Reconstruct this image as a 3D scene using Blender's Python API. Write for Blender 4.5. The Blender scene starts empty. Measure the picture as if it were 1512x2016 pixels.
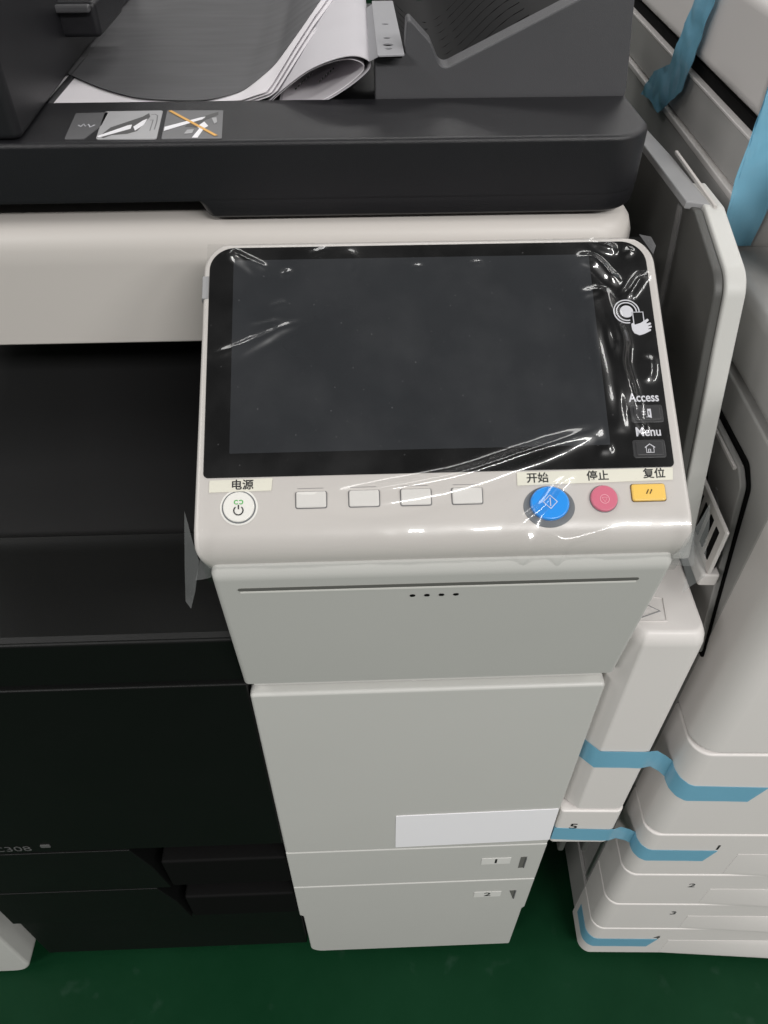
import bpy, bmesh, math, random
from mathutils import Vector, Matrix, noise
R = math.radians
random.seed(7)
S = bpy.context.scene
COL = S.collection

# ------------------------------------------------------------ camera
cd = bpy.data.cameras.new("camera"); cam = bpy.data.objects.new("camera", cd); COL.objects.link(cam)
P_, Y_, RL_, F_ = 0.7808, 0.0356, 0.0009, 1514.1           # pitch down, yaw, roll, focal length in photo pixels
fw = Vector((math.sin(Y_)*math.cos(P_), math.cos(Y_)*math.cos(P_), -math.sin(P_)))
rt = Vector((math.cos(Y_), -math.sin(Y_), 0)); dn = fw.cross(rt)
r2 = math.cos(RL_)*rt + math.sin(RL_)*dn; d2 = fw.cross(r2)
M = Matrix((r2, -d2, -fw)).transposed().to_4x4(); M.translation = (-0.0452, -0.3166, 1.1598)
cam.matrix_world = M
cd.sensor_fit = 'VERTICAL'; cd.sensor_height = 24.0; cd.lens = 24.0*F_/2016.0
cd.clip_start = 0.01; cd.clip_end = 100
S.camera = cam

# ------------------------------------------------------------ light: dim room, fluorescent fittings on the ceiling
W = bpy.data.worlds.new("World"); S.world = W; W.use_nodes = True
bg = W.node_tree.nodes["Background"]; bg.inputs[0].default_value = (0.95, 0.97, 1.0, 1); bg.inputs[1].default_value = 0.045
def lamp(x, y, z, sx, sy, p, col=(1, .982, .96)):
    l = bpy.data.lights.new("ceiling_tube", 'AREA'); l.shape = 'RECTANGLE'; l.size = sx; l.size_y = sy
    l.energy = p; l.color = col
    o = bpy.data.objects.new("ceiling_tube", l); COL.objects.link(o); o.location = (x, y, z)
    return o
for x, y, p in ((-2.2, -2.30, 62), (1.0, -2.30, 72), (2.6, -2.30, 56), (-1.5, 1.40, 13), (0.15, 1.40, 13), (1.8, 1.40, 13), (-1.5, 4.3, 14), (0.15, 4.3, 14), (1.8, 4.3, 20)):
    lamp(x, y, 2.75, 1.25, 0.50, p)
for x in (-2.1, 2.1): lamp(x, -0.45, 2.75, 0.50, 1.25, 24)
S.view_settings.view_transform = 'Standard'; S.view_settings.look = 'None'
S.view_settings.exposure = 0.22; S.view_settings.gamma = 1.0
S.view_settings.use_curve_mapping = False

# ------------------------------------------------------------ materials
MATS = {}
def mat(name, col, rough=.45, spec=.5, grain=0.0, gscale=900., var=0.0, vscale=6., coat=0.0, metal=0.0, smudge=0.0):
    m = bpy.data.materials.new(name); m.use_nodes = True; nt = m.node_tree; n = nt.nodes; L = nt.links
    b = n["Principled BSDF"]
    b.inputs["Base Color"].default_value = (*col, 1); b.inputs["Roughness"].default_value = rough
    b.inputs["Specular IOR Level"].default_value = spec; b.inputs["Metallic"].default_value = metal
    b.inputs["Coat Weight"].default_value = coat; b.inputs["Coat Roughness"].default_value = .08
    tc = n.new("ShaderNodeNewGeometry")
    if var:
        t = n.new("ShaderNodeTexNoise"); t.inputs["Scale"].default_value = vscale; t.inputs["Detail"].default_value = 5
        L.new(tc.outputs["Position"], t.inputs["Vector"])
        mx = n.new("ShaderNodeMix"); mx.data_type = 'RGBA'
        mx.inputs[6].default_value = (*[c*(1-var) for c in col], 1); mx.inputs[7].default_value = (*[min(1, c*(1+var)) for c in col], 1)
        L.new(t.outputs["Fac"], mx.inputs[0]); L.new(mx.outputs[2], b.inputs["Base Color"])
    if smudge:
        t = n.new("ShaderNodeTexNoise"); t.inputs["Scale"].default_value = 14; t.inputs["Detail"].default_value = 6
        L.new(tc.outputs["Position"], t.inputs["Vector"])
        mr = n.new("ShaderNodeMapRange"); mr.inputs[3].default_value = rough-smudge; mr.inputs[4].default_value = rough+smudge
        L.new(t.outputs["Fac"], mr.inputs[0]); L.new(mr.outputs[0], b.inputs["Roughness"])
    if grain:
        t = n.new("ShaderNodeTexNoise"); t.inputs["Scale"].default_value = gscale; t.inputs["Detail"].default_value = 2
        L.new(tc.outputs["Position"], t.inputs["Vector"])
        bp = n.new("ShaderNodeBump"); bp.inputs["Strength"].default_value = grain; bp.inputs["Distance"].default_value = .0006
        L.new(t.outputs["Fac"], bp.inputs["Height"]); L.new(bp.outputs[0], b.inputs["Normal"])
    MATS[name] = m
    return m
mat("white_plastic", (.53, .528, .505), .42, .4, .12, 1400, .03, 5, smudge=.06)
mat("panel_plastic", (.55, .525, .50), .33, .45, .06, 1500, .02, 9, smudge=.05)
mat("scanner_plastic", (.555, .525, .495), .42, .4, .1, 1600, .03, 5, smudge=.06)
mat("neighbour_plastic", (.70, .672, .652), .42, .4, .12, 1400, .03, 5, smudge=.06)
mat("grey_plastic", (.07, .07, .066), .45, .4, .15, 1400, .05, 6)
mat("upper_shaded_plastic", (.47, .46, .445), .45, .4, .12, 1400, .04, 5)  # same white plastic, with a lighter shade put into the colour
mat("shaded_side_plastic", (.36, .355, .345), .45, .4, .12, 1400, .04, 5)  # the neighbour's white plastic with the side's shade put into its colour
mat("dark_grey_plastic", (.075, .075, .079), .42, .5, .2, 1800, .1, 20, smudge=.06)
mat("feeder_plastic", (.0115, .0115, .0135), .38, .45, .35, 2200, .08, 20, smudge=.05)
mat("feeder_side_plastic", (.075, .075, .080), .42, .45, .35, 2200, .08, 20, smudge=.05)
mat("black_plastic", (.0042, .0046, .0044), .46, .25, .2, 1600, .2, 8, smudge=.08)
mat("bowl_black", (.006, .006, .0065), .6, .12)
mat("gap_black", (.004, .004, .004), .7, .1)
mat("groove_grey", (.13, .13, .12), .6, .2)
mat("screen_glass", (.0035, .0035, .0035), .12, .35, smudge=.05)
mat("display", (.022, .024, .027), .30, .3, 0, 0, .12, 30, smudge=.08)
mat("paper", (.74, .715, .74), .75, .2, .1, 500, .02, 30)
mat("shaded_paper", (.52, .505, .53), .7, .2, .1, 500, .03, 30)  # paper darkened to carry the shade on the folded roll
mat("grey_paper", (.30, .30, .315), .6, .3, .1, 500, .05, 30)
mat("sticker_white", (.88, .87, .90), .5, .3)
mat("sticker_cream", (.72, .705, .61), .5, .3, 0, 0, .04, 40)
mat("number_sticker", (.69, .685, .66), .45, .3)
mat("ink", (.02, .02, .02), .5, .3)
mat("ink_grey", (.10, .10, .10), .5, .3)
mat("print_white", (.62, .62, .66), .4, .4)
mat("print_dim", (.16, .16, .165), .5, .3)
mat("blue_button", (.022, .25, .72), .3, .5, coat=.3)
mat("pink_button", (.62, .155, .23), .35, .5, coat=.2)
mat("pink_print", (.80, .42, .48), .5, .3)
mat("yellow_button", (.86, .56, .12), .35, .5, coat=.2)
mat("brown_print", (.11, .06, .01), .5, .3)
mat("button_white", (.80, .79, .75), .3, .5, coat=.2)
mat("button_grey", (.66, .645, .62), .3, .5)
mat("dark_button", (.035, .035, .037), .28, .5)
mat("ring_grey", (.16, .17, .18), .35, .5)
mat("green_print", (.07, .42, .08), .4, .4)
mat("tape_blue", (.22, .52, .70), .32, .5, .15, 300, .06, 25, coat=.25)
MATS["tape_blue"].node_tree.nodes["Principled BSDF"].inputs["Alpha"].default_value = .76
mat("tray_plastic", (.020, .020, .0205), .4, .4, .2, 1600, .1, 8, smudge=.06)
mat("guide_grey", (.30, .30, .305), .4, .4, .1, 1600)
mat("orange_print", (.75, .42, .12), .5, .3)
mat("metal", (.55, .55, .55), .35, .5, metal=.9)
mat("rubber", (.01, .01, .01), .7, .2)
mat("sticker_grey", (.12, .12, .125), .45, .4)
mat("sticker_light", (.42, .42, .43), .45, .4, 0, 0, .1, 60)
mat("sticker_mid", (.17, .17, .175), .45, .4, 0, 0, .1, 60)

def floor_mat():
    m = bpy.data.materials.new("green_epoxy"); m.use_nodes = True; nt = m.node_tree; n = nt.nodes; L = nt.links; b = n["Principled BSDF"]
    g = n.new("ShaderNodeNewGeometry")
    t = n.new("ShaderNodeTexNoise"); t.inputs["Scale"].default_value = 7; t.inputs["Detail"].default_value = 8; t.inputs["Roughness"].default_value = .65
    L.new(g.outputs["Position"], t.inputs["Vector"])
    cr = n.new("ShaderNodeValToRGB"); e = cr.color_ramp.elements
    b.inputs["Specular IOR Level"].default_value = .07
    e[0].position = .3; e[0].color = (.0026, .0250, .0090, 1); e[1].position = .72; e[1].color = (.0042, .0320, .0125, 1)
    L.new(t.outputs["Fac"], cr.inputs[0])
    v = n.new("ShaderNodeTexNoise"); v.inputs["Scale"].default_value = 26; v.inputs["Detail"].default_value = 4
    L.new(g.outputs["Position"], v.inputs["Vector"])
    c2 = n.new("ShaderNodeValToRGB"); e = c2.color_ramp.elements
    e[0].position = .63; e[0].color = (0, 0, 0, 1); e[1].position = .76; e[1].color = (.35, .35, .35, 1)
    L.new(v.outputs["Fac"], c2.inputs[0])
    mx = n.new("ShaderNodeMix"); mx.data_type = 'RGBA'; mx.inputs[7].default_value = (.030, .062, .044, 1)
    L.new(c2.outputs[0], mx.inputs[0]); L.new(cr.outputs[0], mx.inputs[6]); L.new(mx.outputs[2], b.inputs["Base Color"])
    mr = n.new("ShaderNodeMapRange"); mr.inputs[3].default_value = .32; mr.inputs[4].default_value = .6
    L.new(t.outputs["Fac"], mr.inputs[0]); L.new(mr.outputs[0], b.inputs["Roughness"])
    bp = n.new("ShaderNodeBump"); bp.inputs["Strength"].default_value = .15; bp.inputs["Distance"].default_value = .004
    L.new(v.outputs["Fac"], bp.inputs["Height"]); L.new(bp.outputs[0], b.inputs["Normal"])
    MATS["green_epoxy"] = m
floor_mat()
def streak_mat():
    m = mat("streaked_shade", (.07, .07, .073), .5, .35); nt = m.node_tree; n = nt.nodes; L = nt.links; b = n["Principled BSDF"]  # streaky tone of the sheet that stands for shade
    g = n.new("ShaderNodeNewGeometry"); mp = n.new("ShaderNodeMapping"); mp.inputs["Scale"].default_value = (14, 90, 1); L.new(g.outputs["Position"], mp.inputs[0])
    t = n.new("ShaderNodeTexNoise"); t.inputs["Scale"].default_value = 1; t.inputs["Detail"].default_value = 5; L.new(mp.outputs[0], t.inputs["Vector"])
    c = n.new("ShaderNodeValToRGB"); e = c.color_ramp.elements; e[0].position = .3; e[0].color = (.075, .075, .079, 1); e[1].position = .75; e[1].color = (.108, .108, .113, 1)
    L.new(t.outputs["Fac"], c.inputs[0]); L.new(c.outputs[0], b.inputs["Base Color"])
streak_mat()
def film_mat(name, haze, ior, rough, tint=(.98, .98, .98)):
    m = bpy.data.materials.new(name); m.use_nodes = True; nt = m.node_tree; n = nt.nodes; L = nt.links
    n.remove(n["Principled BSDF"]); out = n["Material Output"]
    tr = n.new("ShaderNodeBsdfTransparent"); tr.inputs[0].default_value = (*tint, 1)
    df = n.new("ShaderNodeBsdfDiffuse"); df.inputs[0].default_value = (.8, .8, .82, 1)
    gl = n.new("ShaderNodeBsdfAnisotropic"); gl.inputs["Roughness"].default_value = rough; gl.inputs[0].default_value = (1, 1, 1, 1)
    g2 = n.new("ShaderNodeBsdfAnisotropic"); g2.inputs["Roughness"].default_value = .30; g2.inputs[0].default_value = (1, 1, 1, 1)
    gm = n.new("ShaderNodeMixShader"); gm.inputs[0].default_value = .38; L.new(gl.outputs[0], gm.inputs[1]); L.new(g2.outputs[0], gm.inputs[2])
    m1 = n.new("ShaderNodeMixShader"); m1.inputs[0].default_value = haze
    L.new(tr.outputs[0], m1.inputs[1]); L.new(df.outputs[0], m1.inputs[2])
    if name == "clear_film":
        tc = n.new("ShaderNodeTexCoord")
        vo = n.new("ShaderNodeTexVoronoi"); vo.voronoi_dimensions = '2D'; vo.inputs["Scale"].default_value = 95; L.new(tc.outputs["Object"], vo.inputs["Vector"])
        wn = n.new("ShaderNodeTexWhiteNoise"); L.new(vo.outputs["Color"], wn.inputs["Vector"])
        rd = n.new("ShaderNodeMapRange"); rd.inputs[1].default_value = .50; rd.inputs[2].default_value = 1.0; rd.inputs[3].default_value = .0; rd.inputs[4].default_value = .045
        L.new(wn.outputs["Value"], rd.inputs[0])
        lt = n.new("ShaderNodeMath"); lt.operation = 'LESS_THAN'; L.new(vo.outputs["Distance"], lt.inputs[0]); L.new(rd.outputs[0], lt.inputs[1])
        ns = n.new("ShaderNodeTexNoise"); ns.inputs["Scale"].default_value = 22; ns.inputs["Detail"].default_value = 6; L.new(tc.outputs["Object"], ns.inputs["Vector"])
        sm_ = n.new("ShaderNodeMapRange"); sm_.inputs[1].default_value = .42; sm_.inputs[2].default_value = .75; sm_.inputs[3].default_value = haze; sm_.inputs[4].default_value = haze+.014
        L.new(ns.outputs["Fac"], sm_.inputs[0])
        ad = n.new("ShaderNodeMath"); ad.operation = 'MULTIPLY_ADD'; ad.inputs[1].default_value = .05
        L.new(lt.outputs[0], ad.inputs[0]); L.new(sm_.outputs[0], ad.inputs[2]); L.new(ad.outputs[0], m1.inputs[0])
    lw = n.new("ShaderNodeLayerWeight"); lw.inputs[0].default_value = .5
    pw = n.new("ShaderNodeMath"); pw.operation = 'POWER'; pw.inputs[1].default_value = 5; L.new(lw.outputs["Facing"], pw.inputs[0])
    ma = n.new("ShaderNodeMapRange"); f0 = 1.7*((ior-1)/(ior+1))**2; ma.inputs[3].default_value = f0; ma.inputs[4].default_value = .95
    L.new(pw.outputs[0], ma.inputs[0])
    m2 = n.new("ShaderNodeMixShader"); L.new(ma.outputs[0], m2.inputs[0]); L.new(m1.outputs[0], m2.inputs[1]); L.new(gm.outputs[0], m2.inputs[2])
    L.new(m2.outputs[0], out.inputs[0]); MATS[name] = m
film_mat("clear_film", .001, 1.5, .07)
film_mat("clear_flap", .12, 1.5, .10, (.93, .93, .93))
film_mat("clear_strip", .05, 1.6, .12, (.85, .85, .85))

# ------------------------------------------------------------ helpers
def link(name, me, m, parent=None, angle=35):
    o = bpy.data.objects.new(name, me); COL.objects.link(o)
    me.materials.clear(); me.materials.append(MATS[m] if isinstance(m, str) else m)
    me.polygons.foreach_set("use_smooth", [True]*len(me.polygons)); me.set_sharp_from_angle(angle=R(angle))
    if parent is not None: o.parent = parent
    if angle < 100 and len(me.polygons) < 3000:
        w = o.modifiers.new("even_normals", 'WEIGHTED_NORMAL'); w.keep_sharp = True; w.weight = 80
    return o
def obj(name, verts, faces, m, parent=None, angle=35):
    me = bpy.data.meshes.new(name); me.from_pydata([tuple(v) for v in verts], [], faces); me.update()
    bm = bmesh.new(); bm.from_mesh(me); bmesh.ops.recalc_face_normals(bm, faces=bm.faces); bm.to_mesh(me); bm.free()
    return link(name, me, m, parent, angle)
AX = {'xz': lambda u, v, d: (u, d, v), 'xy': lambda u, v, d: (u, v, d), 'yz': lambda u, v, d: (d, u, v)}
def rpoly(pts, r, seg=7):
    """polygon with rounded corners; r is one radius or a list"""
    out = []; n = len(pts)
    for i in range(n):
        rr = r[i] if isinstance(r, (list, tuple)) else r
        p = Vector(pts[i]); a = Vector(pts[i-1])-p; b = Vector(pts[(i+1) % n])-p
        if rr <= 0: out.append(tuple(p)); continue
        ang = a.angle(b); rp = r[i-1] if isinstance(r, (list, tuple)) else r; rn = r[(i+1) % n] if isinstance(r, (list, tuple)) else r
        la = min(rr/math.tan(ang/2), a.length*(.49 if rp > 0 else .98), b.length*(.49 if rn > 0 else .98)); rr2 = la*math.tan(ang/2)
        c = p+(a.normalized()+b.normalized()).normalized()*(rr2/math.sin(ang/2))
        s = p+a.normalized()*la-c; e = p+b.normalized()*la-c
        a0 = math.atan2(s.y, s.x); a1 = math.atan2(e.y, e.x); d = (a1-a0+math.pi) % (2*math.pi)-math.pi
        for k in range(seg+1):
            t = a0+d*k/seg; out.append((c.x+rr2*math.cos(t), c.y+rr2*math.sin(t)))
    return out
def rect(x0, x1, y0, y1): return [(x0, y0), (x1, y0), (x1, y1), (x0, y1)]
def plate(name, pts, plane, d0, d1, m, parent=None, bev=0.0, seg=3, both=True, angle=35):
    f = AX[plane]; bm = bmesh.new()
    A = [bm.verts.new(f(u, v, d0)) for u, v in pts]; B = [bm.verts.new(f(u, v, d1)) for u, v in pts]
    fa = bm.faces.new(A); fb = bm.faces.new(B[::-1]); n = len(pts)
    for i in range(n): bm.faces.new((A[i], B[i], B[(i+1) % n], A[(i+1) % n]))
    bmesh.ops.recalc_face_normals(bm, faces=bm.faces)
    if bev:
        es = list(fa.edges)+(list(fb.edges) if both else [])
        bmesh.ops.bevel(bm, geom=es, offset=bev, segments=seg, affect='EDGES', profile=.5, clamp_overlap=True)
    me = bpy.data.meshes.new(name); bm.to_mesh(me); bm.free()
    return link(name, me, m, parent, angle)
def box(name, x0, x1, y0, y1, z0, z1, m, parent=None, bev=.002, seg=3):
    bm = bmesh.new(); bmesh.ops.create_cube(bm, size=1)
    for v in bm.verts: v.co = (x0+(v.co.x+.5)*(x1-x0), y0+(v.co.y+.5)*(y1-y0), z0+(v.co.z+.5)*(z1-z0))
    if bev: bmesh.ops.bevel(bm, geom=list(bm.edges), offset=bev, segments=seg, affect='EDGES', profile=.5, clamp_overlap=True)
    me = bpy.data.meshes.new(name); bm.to_mesh(me); bm.free()
    return link(name, me, m, parent)
def loft(name, rings, m, parent=None, closed=True, caps=True, angle=35):
    n = len(rings[0]); V = [p for r in rings for p in r]; F = []
    for i in range(len(rings)-1):
        for j in range(n if closed else n-1):
            k = (j+1) % n; F.append((i*n+j, i*n+k, (i+1)*n+k, (i+1)*n+j))
    if caps: F.append(tuple(range(n))[::-1]); F.append(tuple((len(rings)-1)*n+j for j in range(n)))
    return obj(name, V, F, m, parent, angle)
def disc(name, c, r, d0, d1, plane, m, parent=None, bev=0.0, seg=40, ry=None):
    ry = ry or r
    return plate(name, [(c[0]+r*math.cos(2*math.pi*k/seg), c[1]+ry*math.sin(2*math.pi*k/seg)) for k in range(seg)], plane, d0, d1, m, parent, bev)
def stroke(name, pts, w, m, parent, plane='xy', d0=0, d1=.0002, closed=False):
    """a printed line of width w through 2-D points"""
    bm = bmesh.new(); f = AX[plane]; n = len(pts); L_, R_ = [], []
    for i in range(n):
        a = Vector(pts[i-1 if (i or closed) else 0]); b = Vector(pts[(i+1) % n if (i < n-1 or closed) else n-1]); t = (b-a).normalized(); q = Vector((-t.y, t.x))*w/2
        p = Vector(pts[i]); L_.append(p+q); R_.append(p-q)
    VL = [[bm.verts.new(f(p.x, p.y, d)) for p in s] for s in (L_, R_) for d in (d0, d1)]
    l0, l1, r0, r1 = VL
    for i in range(n if closed else n-1):
        j = (i+1) % n
        bm.faces.new((l1[i], l1[j], r1[j], r1[i])); bm.faces.new((l0[i], l0[j], l1[j], l1[i])); bm.faces.new((r0[i], r1[i], r1[j], r0[j]))
    bmesh.ops.recalc_face_normals(bm, faces=bm.faces)
    me = bpy.data.meshes.new(name); bm.to_mesh(me); bm.free()
    return link(name, me, m, parent)
def text(name, s, size, m, parent, mtx, sx=1.0, bold=0.0, align='CENTER'):
    c = bpy.data.curves.new("t", 'FONT'); c.body = s; c.size = size; c.extrude = .00004; c.offset = bold; c.align_x = align; c.align_y = 'CENTER'; c.resolution_u = 4
    o = bpy.data.objects.new("t", c); COL.objects.link(o)
    bpy.context.view_layer.update()
    me = bpy.data.meshes.new_from_object(o.evaluated_get(bpy.context.evaluated_depsgraph_get()))
    bpy.data.objects.remove(o); bpy.data.curves.remove(c)
    me.transform(mtx @ Matrix.Diagonal((sx, 1, 1, 1)))
    me.name = name
    return link(name, me, m, parent)
def tag(o, label, cat=None, group=None, kind=None):
    if label: o["label"] = label
    if cat: o["category"] = cat
    if group: o["group"] = group
    if kind: o["kind"] = kind
    return o
def thing(name, label, cat, loc, rotz=0.0, group=None):
    o = bpy.data.objects.new(name, None); COL.objects.link(o); o.location = loc; o.rotation_euler = (0, 0, rotz); o.empty_display_size = .05
    return tag(o, label, cat, group)
def lab(o, s): o["label"] = s; return o
def shift(o, d):
    o.data.transform(Matrix.Translation(Vector(d))); return o

# ------------------------------------------------------------ floor
me = bpy.data.meshes.new("floor"); me.from_pydata([(-6, -6, 0), (6, -6, 0), (6, 6, 0), (-6, 6, 0)], [], [(0, 1, 2, 3)])
tag(link("floor", me, "green_epoxy"), "dark green painted floor", None, None, "structure")

# ============================================================ the copier in front
# root stays at the world origin's floor point under the column, so part coordinates are metres from there
C = thing("photocopier", "large white and black photocopier with a film-wrapped touch panel in the centre", "photocopier", (0, 0, 0))
# core and casters
box("core_body", -.478, .131, .035, .62, .045, .652, "black_plastic", C, .004)
for x in (-.44, .10):
    for y in (.09, .57): disc("caster", (y, .022), .0218, x-.012, x+.012, 'yz', "rubber", C, .003, 20)
# right-hand white column
plate("column_cover", rpoly(rect(-.1352, .1352, .3575, .6555), .004), 'xz', 0, .30, "white_plastic", C, .003, both=False)
d1 = plate("cassette_front", rpoly(rect(-.1352, .1352, .2615, .3555), .0015), 'xz', .0006, .030, "white_plastic", C, .0016, both=False)
d2 = plate("cassette_front", rpoly([(-.130, .030), (.1325, .030), (.1325, .165), (.1352, .170), (.1352, .2595), (-.1352, .2595), (-.1352, .170), (-.131, .166)],
                                   [.016, .003, 0, 0, .0015, .0015, 0, 0]), 'xz', .0006, .030, "white_plastic", C, .0016, both=False)
plate("blank_label", rpoly([(-.0226, .3645), (.1345, .3695), (.1330, .4410), (-.0228, .4375)], .0008), 'xz', -.0007, -.0001, "sticker_white", C)
MX = Matrix.Rotation(R(90), 4, 'X')
for par, z, s in ((d1, .3158, "1"), (d2, .2175, "2")):
    plate("number_sticker", rect(.0700, .1012, z-.0078, z+.0078), 'xz', .0001, .0005, "number_sticker", par)
    text("number", s, .0150, "ink", par, Matrix.Translation((.0855, -.0001, z)) @ MX, 1.15, .0002)
# paper-level windows beside the numbers
for par, pts in ((d1, [(.1118, .2945), (.1182, .2952), (.1180, .3245), (.1116, .3240)]), (d2, [(.1172, .2005), (.1182, .2010), (.1180, .2270), (.1104, .2262)])):
    plate("level_window", pts, 'xz', .0002, .0005, "groove_grey", par)
    u = pts[1]; v = pts[2]
    plate("level_edge", [(u[0]-.0012, u[1]), u, v, (v[0]-.0012, v[1])], 'xz', -.0004, .0001, "sticker_grey", par)
# mount below the panel (leans forward towards the top)
def mount_ring(z, y, hw, yb=.16, r=.004):
    return [(x, yy, z) for x, yy in rpoly([(-hw, y), (hw, y), (hw, yb), (-hw, yb)], [r, r, 0, 0], 5)]
mt = loft("panel_mount", [mount_ring(.6700, .004, .1345), mount_ring(.6704, .0012, .1362), mount_ring(.6735, -.0015, .1368), mount_ring(.815, -.0235, .1352), mount_ring(.821, -.0240, .1350),
                          mount_ring(.8262, -.0215, .1335), mount_ring(.8290, -.0160, .131), mount_ring(.8300, -.0060, .128)], "white_plastic", C)
def on_mount(z): return -.0015-(z-.6735)*(.0220/.1415)
def mplate(name, x0, x1, z0, z1, lift, m, r=.0015):
    p = rpoly([(x0, z0), (x1, z0), (x1, z1), (x0, z1)], r, 4)
    V = [(x, on_mount(z)-lift, z) for x, z in p]+[(x, on_mount(z)+.002, z) for x, z in p]; n = len(p)
    return obj(name, V, [tuple(range(n)), tuple(range(n, 2*n))]+[(i, (i+1) % n, n+(i+1) % n, n+i) for i in range(n)], m, mt)
mplate("vent_slot", -.1215, .1185, .8042, .8075, .0003, "groove_grey", .0016)
mplate("slot_lip", -.1205, .1175, .8024, .8040, .0005, "button_white", .0006)
for k in range(4): mplate("speaker_hole", -.0190+k*.00885, -.0156+k*.00885, .7924, .7950, .0003, "gap_black", .0013)
box("mount_recess", -.1325, .1325, .0080, .160, .6560, .6695, "white_plastic", mt, .001)
# black block behind the mount and under the scanner
box("inner_column", -.133, .130, .165, .60, .653, .842, "black_plastic", C, .002)
# black middle: door, band, paper exit
plate("front_door", rect(-.476, -.1365, .3725, .6640), 'xz', .004, .03, "black_plastic", C, .002, both=False)
plate("door_band", rect(-.476, -.1375, .6665, .7180), 'xz', .006, .03, "black_plastic", C, .003, both=False)
def xprism(name, prof, x0, x1, m, bev=.0015): return plate(name, prof, 'yz', x0, x1, m, C, bev)
xprism("exit_slope", [(.008, .652), (.008, .7185), (.011, .7215), (.085, .7270), (.094, .7310), (.097, .7325), (.100, .7300), (.100, .652)], -.476, -.1372, "black_plastic", .0008)
xprism("output_tray", [(.1005, .655), (.1005, .7170), (.115, .7120), (.30, .728), (.55, .765), (.55, .655)], -.476, -.1372, "tray_plastic", .001)
for k in range(0):
    y = .20+k*.020; z = (.712+(y-.115)*.0865) if y < .30 else (.728+(y-.30)*.148)
    box("tray_rib", -.470, -.14, y, y+.004, z-.003, z+.0004, "black_plastic", C, .0002, 1)
box("exit_back_wall", -.478, -.1335, .555, .60, .653, .842, "black_plastic", C, .001)
text("model_lettering", "C308", .0155, "ink_grey", C, Matrix.Translation((-.4045, .0036, .3835)) @ MX, 1.15)
plate("emblem", rpoly(rect(-.3745, -.3650, .3860, .3915), .001), 'xz', .0030, .0039, "ink_grey", C)
# black left halves of the cassettes with grip recesses
def grip(z0, z1, xl, xr=-.1370):
    g = plate("cassette_panel", [(-.476, z0), (xl-.002, z0), (xl-.010, z0+(z1-z0)*.55), (xl-.024, z1), (-.476, z1)], 'xz', .004, .03, "black_plastic", C, .001, both=False)
    box("grip_bar", xl, xr, .0045, .030, z0+.002, z0+(z1-z0)*.66, "gap_black", g, .003)
    box("grip_recess", xl-.010, xr, .026, .034, z0+(z1-z0)*.64, z1, "gap_black", g, .001)
    return g
grip(.2660, .3690, -.268); grip(.168, .2630, -.262)
plate("lower_panel", rect(-.476, -.136, .034, .1650), 'xz', .010, .034, "black_plastic", C, .002, both=False)
plate("left_foot_cover", rpoly([(-.62, .012), (-.498, .012), (-.498, .30), (-.62, .30)], [0, .026, .004, 0]), 'xz', -.004, .10, "white_plastic", C, .005, both=False)
# scanner unit
sc_plan = [(-.49, .190), (.1455, .190), (.1455, .62), (-.49, .62)]
def ring(plan_r, z, ins): 
    return [(x, y, z) for x, y in rpoly([(-.49, .190+ins), (.1525-ins, .190+ins), (.1525-ins, .62), (-.49, .62)], [0, plan_r, 0, 0], 10)]
loft("scanner_unit", [ring(.030, .8410, .006), ring(.030, .8418, .003), ring(.030, .8440, .001), ring(.030, .905, 0), ring(.030, .9160, .0005), ring(.030, .9235, .0028), ring(.030, .9290, .0075), ring(.030, .9312, .014), ring(.030, .9318, .022)], "scanner_plastic", C, angle=50)
# ---------------- document feeder lid
def fring(z, ins, xl=-.49, yb=.273, y0=.1945, xr=.1490):
    return [(x, y, z) for x, y in rpoly([(xl, y0+ins), (xr-ins, y0+ins), (xr-ins, yb), (xl, yb)], [0, .028, 0, 0], 12)]
fl = loft("feeder_ledge", [fring(.9465, .0022), fring(.9471, .0006), fring(.9495, 0), fring(.9815, 0), fring(.9836, .0005), fring(.9847, .0018), fring(.9851, .0036)], "feeder_plastic", C, angle=50)
def skring(z, ins, k): return [(x, y, z) for x, y in rpoly([(-.148-k, .1950+ins), (.1487-ins, .1950+ins), (.1487-ins, .60), (-.148-k, .60)], [.006, .028, 0, 0], 12)]
loft("feeder_skirt", [skring(.9345, .0045, -.004), skring(.9352, .0022, -.003), skring(.9370, .0008, -.002), skring(.9440, 0, .001), skring(.9462, 0, .003), skring(.957, 0, .0045)], "feeder_plastic", fl, angle=50)
box("feeder_base", -.49, .1475, .2735, .62, .9475, .9735, "feeder_plastic", fl, .001)
# feeding block on the left
fb = plate("feeder_block", rpoly([(-.49, .199), (-.2545, .199), (-.262, .40), (-.262, .61), (-.49, .61)], [0, .006, 0, 0, 0]), 'xy', .9852, 1.13, "feeder_plastic", C, .004)
box("block_rail", -.262, -.2560, .2740, .46, .9745, .9852, "feeder_plastic", fb, .003)
box("exit_guide", -.318, -.233, .352, .43, 1.006, 1.0295, "feeder_plastic", fb, .004)
box("exit_guide_lip", -.310, -.236, .345, .3515, 1.0235, 1.0285, "dark_grey_plastic", fb, .0015)
# right-hand wall with the notched top, and the well behind it
wall = plate("feeder_wall", rpoly([(-.0300, .9740), (.1478, .9740), (.1482, .990), (.1400, 1.058), (.1350, 1.064), (.1080, 1.0445), (.0165, 1.0020), (.0080, 1.0190), (-.0085, 1.0345), (-.0095, 1.0125), (-.0300, 1.0125)],
                              [0, 0, 0, .004, .004, .01, .006, .004, .002, .001, .001]), 'xz', .2755, .2950, "feeder_side_plastic", C, .003)
box("wall_end", .1300, .1400, .2955, .60, .9740, 1.050, "feeder_side_plastic", wall, .002)
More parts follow.
